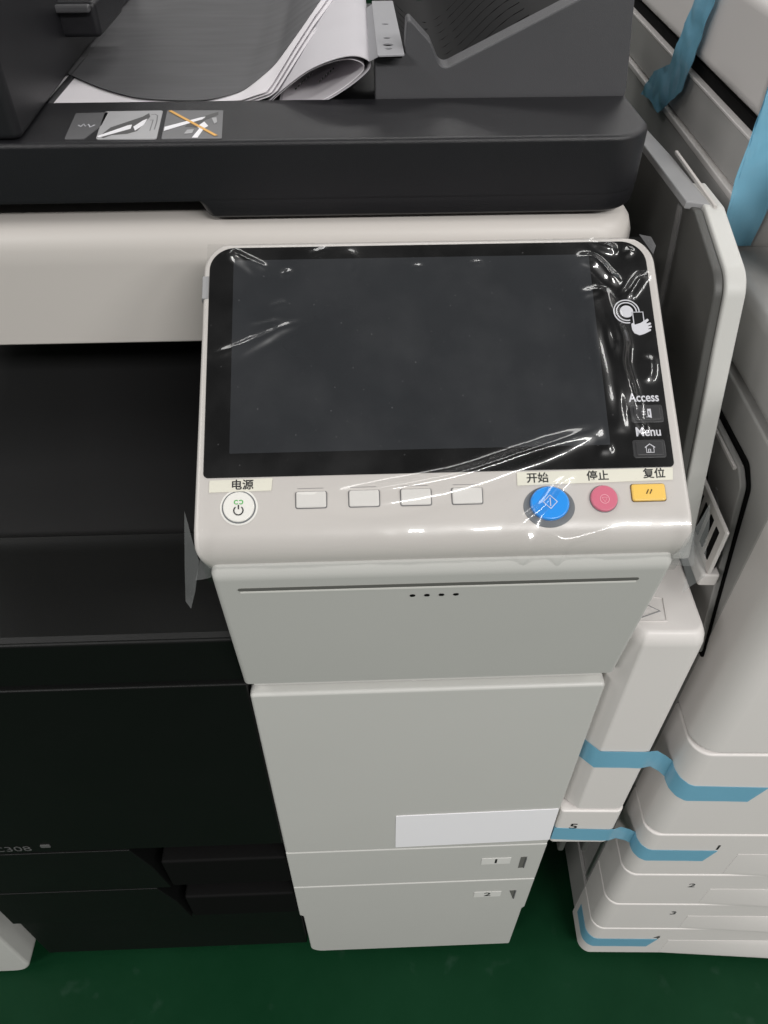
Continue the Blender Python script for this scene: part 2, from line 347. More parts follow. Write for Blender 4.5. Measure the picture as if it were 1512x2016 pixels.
# hollow behind the notch: a shallow bowl with fine ribs
V = []; F = []
for i in range(15):
    for j in range(13):
        u = i/14; v = j/12; x = -.020+u*.149; y = .2952+v*.29
        z = 1.030-.050*math.exp(-((x-.022)/.045)**2)-.012*v+.014*v*v
        V.append((x, y, min(z, 1.046)))
for i in range(14):
    for j in range(12): q = i*13+j; F.append((q, q+1, q+14, q+13))
obj("notch_bowl", V, F, "bowl_black", wall, 60)
for k in range(10):
    y = .315+k*.022; pts = []
    for i in range(13):
        x = -.005+i*.0075; v = (y-.2952)/.29; pts.append((x, 1.030-.050*math.exp(-((x-.022)/.045)**2)-.012*v+.014*v*v))
    loft("bowl_rib", [[(x, y, z-.002), (x, y, z+.0003), (x, y+.003, z+.0003), (x, y+.003, z-.002)] for x, z in pts], "bowl_black", wall)
# outline of the dark sheet added to stand for the shadow on the papers
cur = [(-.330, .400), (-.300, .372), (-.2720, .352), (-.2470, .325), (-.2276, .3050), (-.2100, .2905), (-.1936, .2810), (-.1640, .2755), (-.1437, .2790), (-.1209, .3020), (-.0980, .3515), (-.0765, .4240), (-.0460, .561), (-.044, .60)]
def bez(pts, n=6):
    out = []
    for i in range(len(pts)-1):
        p0 = Vector(pts[max(i-1, 0)]); p1 = Vector(pts[i]); p2 = Vector(pts[i+1]); p3 = Vector(pts[min(i+2, len(pts)-1)])
        for k in range(n):
            t = k/n; out.append(.5*((2*p1)+(p2-p0)*t+(2*p0-5*p1+4*p2-p3)*t*t+(3*p1-p0-3*p2+p3)*t**3))
    out.append(Vector(pts[-1])); return out
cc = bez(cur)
box("tray_stop", -.004, .004, -.030, .030, -.010, .008, "gap_black", fb, .002)
ts = bpy.data.objects["tray_stop"]; ts.data.transform(Matrix.Translation((-.2790, .372, .9960)) @ Matrix.Rotation(R(8), 4, 'Z'))
# instruction stickers on the ledge
ZT = .9851
def stk(name, pts, m, d=.0006, z=ZT, par=fl): return plate(name, pts, 'xy', z+.00005, z+d, m, par)
s1 = stk("instruction_sticker", rpoly([(-.2283, .2005), (-.2160, .2005), (-.2105, .224), (-.2115, .2500), (-.2330, .2490)], .0012), "sticker_grey")
s2 = stk("instruction_sticker", rpoly([(-.2085, .2000), (-.1703, .1985), (-.1752, .2525), (-.2140, .2520)], .002), "sticker_light")
s3 = stk("instruction_sticker", rpoly([(-.1672, .1985), (-.1292, .1978), (-.1342, .2512), (-.1722, .2524)], .001), "sticker_mid")
z1 = ZT+.0006
# printed pictures as thin ink layers of the same sticker film
def ink(name, pts, m, lvl=1): return plate(name, pts, 'xy', z1+.00004*lvl, z1+.00009*lvl+.00006, m, fl)
stroke("print_mark", [(-.2255, .2255), (-.2235, .2225), (-.2225, .2275), (-.2205, .2230), (-.2195, .2270), (-.2170, .2215), (-.2150, .2255)], .0011, "print_white", fl, 'xy', z1, z1+.0001)
ink("print_shape", [(-.2035, .2200), (-.1950, .2300), (-.1865, .2400), (-.1835, .2470), (-.1815, .2400), (-.1850, .2130), (-.1905, .2080), (-.2000, .2060), (-.2040, .2010), (-.2072, .2040)], "ink_grey")
ink("print_shape", [(-.2085, .2035), (-.1930, .2225), (-.1905, .2240), (-.1900, .2170), (-.2070, .2015)], "sticker_white", 4)
ink("print_shape", [(-.1888, .2200), (-.1850, .2310), (-.1825, .2350), (-.1828, .2240), (-.1865, .2130)], "sticker_white", 4)
stroke("print_mark", [(-.1815, .2440), (-.1790, .2450), (-.1770, .2420), (-.1755, .2300), (-.1745, .2150)], .0007, "sticker_mid", fl, 'xy', z1, z1+.0001)
stroke("print_mark", [(-.1805, .2330), (-.1785, .2340), (-.1778, .2240), (-.1770, .2130)], .0006, "sticker_mid", fl, 'xy', z1, z1+.0001)
ink("print_shape", [(-.1555, .2200), (-.1520, .2330), (-.1450, .2400), (-.1370, .2480), (-.1365, .2420), (-.1440, .2320), (-.1480, .2180)], "ink_grey")
ink("print_shape", [(-.1678, .2120), (-.1460, .2330), (-.1445, .2375), (-.1470, .2365), (-.1684, .2190)], "sticker_white", 4)
ink("print_shape", [(-.1480, .1990), (-.1445, .1990), (-.1425, .2160), (-.1405, .2200), (-.1440, .2280), (-.1475, .2190), (-.1455, .2150)], "sticker_white", 4)
ink("print_shape", [(-.1540, .2060), (-.1490, .2070), (-.1490, .2140), (-.1530, .2130)], "sticker_light", 4)
ink("print_shape", [(-.1400, .2350), (-.1370, .2360), (-.1355, .2270), (-.1370, .2240)], "sticker_light", 4)
stroke("print_bar", [(-.1700, .2505), (-.1330, .2015)], .0022, "orange_print", fl, 'xy', z1+.0003, z1+.0005)

# ---------------- control panel (local axes: x along the panel, y up the slope, z out of it)
pb = loft  # alias
AL, AR, BT = -.0185, .2640, .1400
def lip(b):  # height of the panel surface at slope position b
    if b > -.042: return 0.0
    q = min(.0209, -.042-b); return -.021+math.sqrt(max(0, .021**2-q*q))
def half(b, l):
    """side inset from rounded corners of the outline"""
    r = .019
    if b > BT-r: return r-math.sqrt(max(0, r*r-(b-(BT-r))**2))
    r = .010
    if b < -.0629+r: return (r-math.sqrt(max(0, r*r-(b-(-.0629+r))**2)))
    return 0.0
bs = [-.0629, -.0628, -.0624, -.0617, -.0605, -.059, -.057, -.0545, -.0515, -.048, -.0445, -.042, -.038, -.03, -.01, .03, .08, .115, .121, .124, .127, .130, .133, .1355, .1375, .1388, .1396, .14]
rings = []
for b in bs:
    h = lip(b); ins = half(b, 0); hb = -.030
    e = .0028 if b < .1385 else .0008
    if b > .1375: h -= (b-.1375)*.8
    flare = .0012*max(0, min(1, (.09-b)/.15))
    L0, R0 = AL+ins-flare, AR-ins+flare
    r = [(L0+.003, b, hb), (L0, b, hb+.003), (L0, b, h-.004)]
    for k in range(1, 5):
        a = k/4*math.pi/2; r.append((L0+.0028*(1-math.cos(a)), b, h-.0028*(1-math.sin(a))))
    for k in range(4, 0, -1):
        a = k/4*math.pi/2; r.append((R0-.0028*(1-math.cos(a)), b, h-.0028*(1-math.sin(a))))
    r += [(R0, b, h-.004), (R0, b, hb+.003), (R0-.003, b, hb)]
    rings.append(r)
CP = loft("control_panel", rings, "panel_plastic", C, angle=60)
PLOC = Vector((-.1224, .0261, .8705)); PROT = R(30.03)
CP.location = PLOC; CP.rotation_euler = (PROT, 0, 0)
def pplate(name, pts, h0, h1, m, bev=0.0, par=CP): return plate(name, pts, 'xy', h0, h1, m, par, bev)
gl = rpoly([(-.0148, -.0145), (.2582, -.0145), (.2582, .1362), (-.0148, .1362)], [.003, .003, .0155, .0155], 10)
pplate("screen_glass", gl, -.001, .0004, "screen_glass", .0003)
pplate("display", rpoly(rect(0, .222, 0, .127), .0006), .00042, .0006, "display")
# neck that carries the panel
box("panel_neck", .02, .225, -.01, .06, -.052, -.0305, "white_plastic", CP, .004)
plate("side_slot", rect(.1030, .1170), 'yz', -.0192, -.0180, "ring_grey", CP) if False else None
so = plate("side_slot", [(.1010, -.0225), (.1160, -.0225), (.1160, -.0022), (.1010, -.0022)], 'yz', -.0196, -.0180, "ring_grey", CP, .0004)
pplate("edge_tab", rect(-.0189, -.0150, .1010, .1165), -.004, .0005, "guide_grey", .0004)
# stickers with Chinese lettering
pplate("lettering_strip", rpoly([(-.0112, -.0232), (.0243, -.0228), (.0250, -.0154), (-.0110, -.0160)], .0004), .0001, .0005, "sticker_cream")
pplate("lettering_strip", rpoly([(.1655, -.0236), (.2560, -.0224), (.2570, -.0150), (.1657, -.0156)], .0004), .0001, .0005, "sticker_cream")
def ptext(s, a, b, size, m, sx=1.0, bold=0., rot=0): return text("lettering", s, size, m, CP, Matrix.Translation((a, b, .00056)) @ Matrix.Rotation(rot, 4, 'Z'), sx, bold)
ptext("电源", .0077, -.0194, .0064, "ink", 1.02, .00012)
ptext("开始", .1775, -.0196, .0064, "ink", 1.02, .00012)
ptext("停止", .2125, -.0192, .0064, "ink", 1.02, .00012)
ptext("复位", .2455, -.0186, .0064, "ink", 1.02, .00012)
# power key
disc("key_ring", (.0060, -.0322), .0097, -.001, .0005, 'xy', "ring_grey", CP, .0003)
disc("key_collar", (.0060, -.0322), .0108, -.001, .0003, 'xy', "button_white", CP, .0002)
disc("power_key", (.0060, -.0322), .0089, -.001, .0016, 'xy', "button_white", CP, .0008)
def arc(cx, cy, r, a0, a1, n=20, ry=None): return [(cx+r*math.cos(R(a0+(a1-a0)*k/n)), cy+(ry or r)*math.sin(R(a0+(a1-a0)*k/n))) for k in range(n+1)]
stroke("key_symbol", arc(.0060, -.0345, .0026, 130, 410), .0007, "ink", CP, 'xy', .0016, .0018)
stroke("key_symbol", [(.0060, -.0338), (.0060, -.0312)], .0007, "ink", CP, 'xy', .0016, .0018)
stroke("key_symbol", arc(.0047, -.0296, .0011, 40, 320), .0005, "green_print", CP, 'xy', .0016, .0018)
stroke("key_symbol", arc(.0073, -.0296, .0011, -140, 140), .0005, "green_print", CP, 'xy', .0016, .0018)
# four blank keys
for a in (.0470, .0772, .1068, .1362):
    pplate("key_gap", rpoly(rect(a-.0091, a+.0091, -.0341, -.0238), .0014), -.001, .0002, "sticker_grey", .0001)
    bm_k = pplate("blank_key", rpoly(rect(a-.0086, a+.0086, -.0336, -.0243), .0012), -.001, .0012, "button_grey", .0009)
    for v in bm_k.data.vertices:
        if v.co.z > .0005: v.co.z += max(0, (v.co.y+.0320))*.14-(.0012 if v.co.y < -.0322 else 0)*.3
    # groove line above each key
    pplate("key_line", rect(a-.0078, a+.0070, -.0221, -.0219), .0, .0002, "print_dim")
# start, stop, reset
disc("key_recess", (.1828, -.0366), .0148, -.001, .0003, 'xy', "ring_grey", CP, .0002, 56, .0122)
disc("start_key", (.1830, -.0350), .0112, -.001, .0030, 'xy', "blue_button", CP, .0013, 56, .0101)
q = .0040
stroke("key_symbol", [(.1830-q, -.0345), (.1830, -.0345+q), (.1830+q, -.0345), (.1830, -.0345-q)], .0005, "print_white", CP, 'xy', .0030, .0032, True)
stroke("key_symbol", [(.1830, -.0322), (.1830, -.0370)], .0005, "print_white", CP, 'xy', .0030, .0032)
disc("key_ring", (.2146, -.0328), .0082, -.001, .0003, 'xy', "ring_grey", CP, .0002)
disc("stop_key", (.2146, -.0328), .0078, -.001, .0022, 'xy', "pink_button", CP, .0010)
stroke("key_symbol", arc(.2146, -.0334, .0026, 0, 345), .0003, "pink_print", CP, 'xy', .0022, .0024, True)
stroke("key_symbol", [(.2131, -.0325), (.2161, -.0325), (.2146, -.0352)], .0003, "pink_print", CP, 'xy', .0022, .0024, True)
pplate("key_gap", rpoly(rect(.2307, .2510, -.0352, -.0243), .0016), -.001, .0002, "brown_print", .0001)
rk = pplate("reset_key", rpoly(rect(.2311, .2506, -.0348, -.0247), .0015), -.001, .0016, "yellow_button", .0009)
for dx in (-.0010, .0010): stroke("key_symbol", [(.2402+dx, -.0308), (.2416+dx, -.0282)], .0006, "brown_print", CP, 'xy', .0016, .0018)
# printed marks and two dark keys on the glass
for s, b in (("Access", .0291), ("Menu", .0073)):
    text("lettering", s, .0079, "print_white", CP, Matrix.Translation((.2453, b, .0005)), .82 if s == "Access" else .86, .00014)
for a, b in ((.2458, .0188), (.2446, -.0032)):
    pplate("key_frame", rpoly(rect(a-.0096, a+.0096, b-.0056, b+.0056), .0015), .0, .0009, "dark_button", .0004)
    pplate("dark_key", rpoly(rect(a-.0079, a+.0079, b-.0042, b+.0042), .0009), .0, .0016, "dark_button", .0005)
ka, kb, kz = .2446, -.0032, .0016
stroke("key_symbol", [(ka-.0030, kb+.0004), (ka, kb+.0026), (ka+.0030, kb+.0004)], .0005, "print_white", CP, 'xy', kz, kz+.0002)
stroke("key_symbol", [(ka-.0022, kb+.0008), (ka-.0022, kb-.0026), (ka+.0022, kb-.0026), (ka+.0022, kb+.0008)], .0004, "print_white", CP, 'xy', kz, kz+.0002)
stroke("key_symbol", [(ka-.0010, kb-.0024), (ka-.0010, kb-.0006), (ka+.0002, kb-.0006), (ka+.0002, kb-.0024)], .0004, "print_white", CP, 'xy', kz, kz+.0002)
ka, kb = .2458, .0188
pplate("key_symbol", [(ka, kb-.0024), (ka+.0022, kb-.0032), (ka+.0022, kb+.0026), (ka, kb+.0026)], kz, kz+.0002, "print_white")
pplate("key_symbol", [(ka+.0006, kb-.0012), (ka+.0012, kb-.0014), (ka+.0012, kb+.0012), (ka+.0006, kb+.0012)], kz+.0001, kz+.0003, "dark_button")
for dy in (-.0007, .0009): stroke("key_symbol", [(ka-.0034, kb+dy), (ka-.0010, kb+dy)], .0004, "print_white", CP, 'xy', kz, kz+.0002)
stroke("key_symbol", [(ka-.0010, kb-.0024), (ka+.0000, kb-.0026)], .0003, "print_white", CP, 'xy', kz, kz+.0002)
# touch mark: rings, card, hand
na, nb, nz = .2415, .0865, .0004
disc("touch_mark", (na, nb), .0041, nz, nz+.0002, 'xy', "print_white", CP)
stroke("touch_mark", arc(na, nb, .0061, -10, 285, 40), .0007, "print_white", CP, 'xy', nz, nz+.0002)
stroke("touch_mark", arc(na, nb, .0078, -2, 280, 40), .0007, "print_white", CP, 'xy', nz, nz+.0002)
pplate("touch_mark", rpoly(rect(.2446, .2518, .0765, .0862), .0006), nz+.0001, nz+.0003, "screen_glass")
stroke("touch_mark", [(.2450, .0775), (.2450, .0858), (.2514, .0858), (.2514, .0790)], .0006, "print_white", CP, 'xy', nz+.0002, nz+.0005)
hand = [(.2433, .0775), (.2440, .0785), (.2455, .0772), (.2490, .0782), (.2537, .0812), (.2545, .0800), (.2512, .0772), (.2552, .0786), (.2556, .0774), (.2518, .0754), (.2555, .0764), (.2557, .0753), (.2520, .0737), (.2550, .0741), (.2549, .0730), (.2505, .0708), (.2475, .0700), (.2445, .0715), (.2434, .0740)]
pplate("touch_mark", rpoly(hand, .0004, 3), nz+.0003, nz+.0006, "print_white")
# latch windows under the panel lip
for a in (-.0125, .2475):
    for da, w in ((0, .0022), (.0030, .0050)):
        box("latch_window", a+da, a+da+w, -.0600, -.0560, -.0330, -.0300, "groove_grey", CP, .0003, 1)

# ---------------- side bypass tray of the copier (right side)
BY = plate("bypass_tray", rpoly([(.060, .725), (.1165, .926), (.178, .9455), (.215, .946), (.215, .725)], [.004, .022, .004, 0, 0], 9), 'yz', .1845, .1980, "white_plastic", C, .0018)
plate("bypass_inner", rpoly([(.0625, .728), (.1185, .9243), (.178, .9430), (.30, .9400), (.30, .728)], [.004, .0205, .004, 0, 0], 9), 'yz', .1780, .1843, "grey_plastic", BY, .0015)  # dark colour carries the shade of the inner face
plate("bypass_guide", [(.1745, .186), (.1895, .180), (.1895, .262), (.1860, .345), (.1745, .345)], 'xy', .9405, .9460, "guide_grey", BY, .0012)
plate("bypass_guide_rim", [(.176, .9440), (.264, .9480), (.264, .9505), (.176, .9470)], 'yz', .1898, .1922, "panel_plastic", BY, .0005)
plate("bypass_rear", [(.2155, .725), (.60, .725), (.60, .915), (.345, .935), (.2155, .930)], 'yz', .1850, .1960, "dark_grey_plastic", BY, .002)
obj("clear_strip", [(.1735, .188, .940), (.1735, .196, .940), (.1735, .170, .840), (.1735, .178, .840), (.1745, .188, .940), (.1745, .196, .940), (.1745, .170, .840), (.1745, .178, .840)],
    [(0, 1, 3, 2), (4, 6, 7, 5), (0, 4, 5, 1), (2, 3, 7, 6), (0, 2, 6, 4), (1, 5, 7, 3)], "clear_strip", BY)
box("bypass_hinge", .1315, .1840, .10, .60, .690, .722, "dark_grey_plastic", BY, .003)
box("side_wall", .1315, .1380, .17, .60, .66, .835, "black_plastic", C, .001)

# ============================================================ papers in the feeder
PB = thing("paper_bundle", "curled white printed sheets lying in the black document feeder", "paper", (-.15, .40, .957))
PB_off = Vector((.15, -.40, -.957))
def sheet(name, f, nu, nv, m, th=.0004, par=PB, off=PB_off):
    V = []; F = []
    for s in range(2):
        for i in range(nu+1):
            for j in range(nv+1): 
                p = Vector(f(i/nu, j/nv)); V.append(p+Vector((0, 0, -th*s))+off)
    K = (nu+1)*(nv+1)
    for s in range(2):
        for i in range(nu):
            for j in range(nv): q = s*K+i*(nv+1)+j; F.append((q, q+1, q+nv+2, q+nv+1))
    for i in range(nu):
        for j in (0, nv): q = i*(nv+1)+j; F.append((q, q+nv+1, K+q+nv+1, K+q))
    for j in range(nv):
        for i in (0, nu): q = i*(nv+1)+j; F.append((q, q+1, K+q+1, K+q))
    return obj(name, V, F, m, par, 60)
# the top sheets: flat on the left, their right edge running diagonally back over the booklet
def zsheet(x, y):
    T = ((-.40, .9795), (-.15, .9795), (-.125, .9805), (-.104, .9865), (-.090, .9960), (-.075, 1.0050), (-.058, 1.0110), (-.040, 1.0130), (.1, 1.014))
    for (x0, z0), (x1, z1) in zip(T, T[1:]):
        if x <= x1: return z0+(z1-z0)*(x-x0)/(x1-x0)+.0010*math.sin(y*30+x*20)*max(0, (y-.2765)/.30)
    return 1.014
def main_sheet(dx, dz, sw):
    def f(u, v):
        y = .2765+v*.30
        xl = -.2560-.75*max(0, .045-abs(y-.325)) if y > .283 else -.2500
        xl = -.2580-.022*min(1, max(0, (y-.280)/.060))
        xr = -.1065+dx+(.0600+sw)*min(1, (y-.2765)/.25)**.92
        x = xl+u*(xr-xl)
        z = zsheet(x, y)+dz
        return (x, y, z)
    return f
sheet("sheet", main_sheet(0, .0040, .0), 50, 24, "paper")
sheet("sheet", main_sheet(.004, .0022, .002), 50, 24, "paper")
sheet("sheet", main_sheet(.008, .0004, .004), 50, 24, "paper")
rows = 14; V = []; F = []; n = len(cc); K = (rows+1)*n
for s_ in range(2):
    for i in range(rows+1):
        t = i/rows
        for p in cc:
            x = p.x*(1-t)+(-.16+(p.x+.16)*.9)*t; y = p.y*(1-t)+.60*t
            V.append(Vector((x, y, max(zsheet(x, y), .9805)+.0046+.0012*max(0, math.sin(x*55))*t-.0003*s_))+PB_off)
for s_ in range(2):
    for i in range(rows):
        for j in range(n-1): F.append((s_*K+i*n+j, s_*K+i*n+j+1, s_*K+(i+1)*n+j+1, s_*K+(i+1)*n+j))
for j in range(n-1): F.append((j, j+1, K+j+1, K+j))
lab(obj("shadow_sheet", V, F, "streaked_shade", PB, 60), "dark grey sheet standing in for a curved shadow on the papers")
# folded booklet: teardrop cross-section running back
tear = bez([(-.112, .9770), (-.104, .9845), (-.090, .9945), (-.075, 1.0035), (-.058, 1.0095), (-.044, 1.0115), (-.0345, 1.0085), (-.0335, 1.0040), (-.042, .9965), (-.054, .9890), (-.066, .9830), (-.080, .9785), (-.100, .9760)], 5)
def roll(sc, cx, cz):
    n_ = len(tear)-1
    def f(u, v):
        i = min(int(u*n_), n_-1); t = u*n_-i; p = tear[i].lerp(tear[i+1], t)
        return (cx+(p.x-cx)*sc, .2770+.004*(1-sc)*10+v*.25, cz+(p.y-cz)*sc+v*.004)
    return f
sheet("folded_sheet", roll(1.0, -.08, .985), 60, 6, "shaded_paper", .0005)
sheet("folded_sheet", roll(.90, -.078, .982), 60, 6, "paper", .0005)
# lines of print inside the fold
for k, (x0, x1, z0) in enumerate(((-.088, -.074, .9800), (-.070, -.058, .9850))):
    for q in range(6):
        xa = x0+(x1-x0)*q/6; xb = xa+(x1-x0)/9
        za = z0+(xa-x0)*.78
        p = [(xa, .300, za+.0035), (xb, .300, za+.0035+(xb-xa)*.78), (xb, .300, za+.0048+(xb-xa)*.78), (xa, .300, za+.0048)]
        obj("print_line", [Vector(w)+PB_off for w in p]+[Vector((w[0], .3004, w[2]))+PB_off for w in p], [(0, 1, 2, 3), (4, 5, 6, 7), (0, 1, 5, 4), (1, 2, 6, 5), (2, 3, 7, 6), (3, 0, 4, 7)], "ink", PB)
# punched strip beside the fold
def punched():
    cu = bpy.data.curves.new("p", 'CURVE'); cu.dimensions = '2D'; cu.fill_mode = 'BOTH'; cu.extrude = .0004
    def spl(pts):
        s = cu.splines.new('POLY'); s.points.add(len(pts)-1); s.use_cyclic_u = True
        for i, (x, y) in enumerate(pts): s.points[i].co = (x, y, 0, 1)
    spl(rpoly([(-.0285, .2620), (-.0105, .2635), (-.0115, .42), (-.0285, .42)], .0015))
    for y, r in ((.2790, .0022), (.2885, .0032), (.3060, .0022), (.345, .0022)): spl([(-.0205+r*1.15*math.cos(2*math.pi*k/24), y+r*math.sin(2*math.pi*k/24)) for k in range(24)])
    o = bpy.data.objects.new("p", cu); COL.objects.link(o); bpy.context.view_layer.update()
    me = bpy.data.meshes.new_from_object(o.evaluated_get(bpy.context.evaluated_depsgraph_get()))
    bpy.data.objects.remove(o)
    return me
plate("hole_dark_plate", rect(-.0280, -.0120, .2640, .40), 'xy', 1.0128, 1.0136, "gap_black", PB); shift(bpy.data.objects["hole_dark_plate"], PB_off)  # black plate added below so the punched holes read dark
me = punched(); me.transform(Matrix.Translation(PB_off+Vector((0, 0, 1.0145)))); link("punched_strip", me, "grey_paper", PB)
sheet("strip_web", lambda u, v: (-.0345+u*.0062, .2775+v*.15-.015*u, 1.0075+.0068*u), 4, 3, "grey_paper")

# ============================================================ the neighbouring copier
DN = R(2.4); NO = (.224, -.012, 0)
N = thing("photocopier", "white photocopier on the right with blue tape strips and four numbered drawers", "photocopier", NO, -DN)
NP = "neighbour_plastic"
def nring(z, r, ins=0.0, x0=0.0, y0=0.0, x1=.56, yb=.05):
    return [(x, y, z) for x, y in rpoly([(x0+ins, yb), (x0+ins, y0+ins), (x1, y0+ins), (x1, yb)], [0, r, 0, 0], 14)]
def ndrawer(z0, z1, r=.015, name="drawer", e=.0022, yb=.05):
    return loft(name, [nring(z0, r, e, yb=yb), nring(z0+e*.3, r, e*.3, yb=yb), nring(z0+e, r, 0, yb=yb), nring(z1-e, r, 0, yb=yb), nring(z1-e*.3, r, e*.3, yb=yb), nring(z1, r, e, yb=yb)], NP, N, angle=50)
def scoop(par, zt, zb):
    """hand grip: the lower part of a drawer front swells out and faces upward, fading in from the left"""
    rows = []
    for i in range(13):
        t = i/12; x = .105+t*.44; k = min(1, t*2.2)
        rows.append([(x, -.0002, zt), (x, -.0002-.005*k, zt-.010), (x, -.0002-.011*k, zb+.012), (x, -.0002-.009*k, zb+.004), (x, .002, zb+.003), (x, .002, zt)])
    return loft("drawer_grip", rows, NP, par, angle=60)
zs = [.024, .1215, .2070, .2975, .4010]
for i in range(4):
    d = ndrawer(zs[i]+.0007, zs[i+1]-.0007)
    scoop(d, zs[i]+(zs[i+1]-zs[i])*.55, zs[i])
    w = (.0880, .0850, .0822, .0795)[i]; zn = (.0885, .1785, .2670, .3710)[i]
    text("number", str(4-i), .0150, "ink_grey" if i < 3 else "ink", d, Matrix.Translation((w, -.0003, zn)) @ MX, 1.1, .0002)
ndrawer(.4020, .5615, .018, "lower_cover")
nfd = loft("front_door", [nring(.5645, .022, .002), nring(.5652, .022, .0006), nring(.567, .022, 0), nring(.828, .022, 0), nring(.8305, .022, .0006), nring(.8315, .022, .002)], NP, N, angle=50)
box("core_body", .006, .56, .0505, .62, .045, .400, "shaded_side_plastic", N, .003)
for x in (.05, .50):
    for y in (.09, .55): disc("caster", (y, .0225), .0222, x-.012, x+.012, 'yz', "rubber", N, .003, 20)
box("side_rail", .0035, .0060, .060, .066, .10, .398, "metal", N, .0005, 1)
box("base_skirt", .001, .006, .052, .30, .036, .115, "shaded_side_plastic", N, .001)
def nside(name, y0, y1, z0, z1, m="shaded_side_plastic", x0=0.0, bev=.002): return plate(name, rect(y0, y1, z0, z1), 'yz', x0, .30, m, N, bev, both=False)
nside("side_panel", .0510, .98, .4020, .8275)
nside("side_cover", .2560, .98, .8305, .9200, "upper_shaded_plastic")
nside("front_side_cover", .0510, .2545, .8305, .8860, "shaded_side_plastic", 0, .010)
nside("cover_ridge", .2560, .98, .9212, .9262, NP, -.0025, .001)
nside("upper_panel", .2580, .98, .9275, .9620, "upper_shaded_plastic", .0008)
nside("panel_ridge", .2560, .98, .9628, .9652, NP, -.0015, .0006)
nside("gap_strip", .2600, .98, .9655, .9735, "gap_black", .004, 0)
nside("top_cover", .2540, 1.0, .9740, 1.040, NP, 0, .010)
plate("vent_slot", rpoly([(.252, .9060), (.300, .9085), (.300, .9105), (.252, .9080)], .0006), 'yz', -.0008, .001, "sticker_light", N)
# console at the front top, rounded
cons = loft("console", [[(x, y, z) for x, y in rpoly([(.020+i_, .018+i_), (.40, .018+i_), (.40, .250), (.020+i_, .250)], [.04, 0, 0, .02], 8)] for z, i_ in ((.833, .004), (.836, 0), (.868, 0), (.880, .004), (.886, .013), (.888, .025))], NP, N, angle=60)
arm = loft("console_arm", [[(.070+.048*q*math.cos(a), .2000+.045*q*math.sin(a), z) for a in [2*math.pi*k/28 for k in range(28)]] for z, q in ((.888, .55), (.893, .75), (.902, .9), (.92, 1), (.945, 1), (.960, .95), (.972, .8), (.978, .6))], NP, N, angle=70)
# bypass door on the side, with its recess and guides
door = plate("bypass_door", rpoly([(.0460, .640), (.0850, .7890), (.0980, .7970), (.300, .7930), (.300, .640)], [.004, .010, .010, 0, 0], 7), 'yz', -.0065, -.0015, "shaded_side_plastic", N, .0012)
plate("door_gap", rpoly([(.0440, .636), (.0815, .7900), (.0960, .8015), (.300, .7975), (.300, .636)], [.004, .012, .012, 0, 0], 7), 'yz', -.0014, -.0003, "gap_black", N)
plate("door_rim", rpoly([(.0990, .7925), (.300, .7890), (.300, .7912), (.0985, .7955)], .0006), 'yz', -.0085, -.0063, NP, door, .0005)
plate("door_recess", [(.125, .7480), (.165, .7420), (.180, .7700), (.140, .7700)], 'yz', -.0075, -.0063, "gap_black", door)
plate("door_mark", [(.100, .752), (.112, .756), (.114, .762), (.1105, .762), (.1085, .758), (.0995, .7545)], 'yz', -.0070, -.0063, "sticker_light", door)
# inner guide comb
gd = box("paper_guide", -.024, -.010, .056, .215, .7145, .7270, NP, N, .002)
gw = box("guide_wall", -.0200, -.0170, .056, .190, .7272, .772, NP, gd, .001, 1)
for k in range(5): box("guide_slot", -.0206, -.0195, .064+k*.0125, .0705+k*.0125, .735, .764, "gap_black", gd, .0003, 1)
box("guide_channel", -.0165, -.0120, .062, .20, .7272, .742, "gap_black", gd, .001, 1)
# bypass unit at the left side
bx = [( -.0860, .0230), (-.0720, .0105), (-.0255, .0105), (-.0255, .170), (-.0860, .170)]
def bring(z, ins):
    c = Vector((-.0557, .09)); return [(c.x+(x-c.x)*(1-ins*20), c.y+(y-c.y)*(1-ins*10), z) for x, y in rpoly(bx, [.004, .004, .010, 0, 0], 6)]
bu = loft("bypass_unit", [bring(.4350, .001), bring(.4362, 0), bring(.7000, 0), bring(.7065, .0015), bring(.7110, .0045), bring(.7135, .0085)], NP, N, angle=45)
stroke("embossed_mark", [(-.0755, .0240), (-.0545, .0240), (-.0520, .0450), (-.0640, .0470)], .0010, NP, bu, 'xy', .7130, .7142, True)
stroke("embossed_mark", [(-.0735, .0265), (-.0570, .0330), (-.0670, .0400)], .0010, "guide_grey", bu, 'xy', .7130, .7140, True)
b5 = plate("bypass_base", rpoly([(-.0880, .0090), (-.0262, .0090), (-.0262, .170), (-.0880, .170)], [.004, .008, 0, 0]), 'xy', .3600, .4325, NP, N, .002)
text("number", "5", .0160, "ink", b5, Matrix.Translation((-.0700, .0086, .3990)) @ MX, 1.2, .0001)
for dx in (-.070, -.045): box("underside_bracket", dx, dx+.006, .02, .14, .310, .3595, "grey_plastic", b5, .001, 1)
box("unit_link", -.0262, .0045, .060, .16, .42, .62, "gap_black", N, .001, 1)

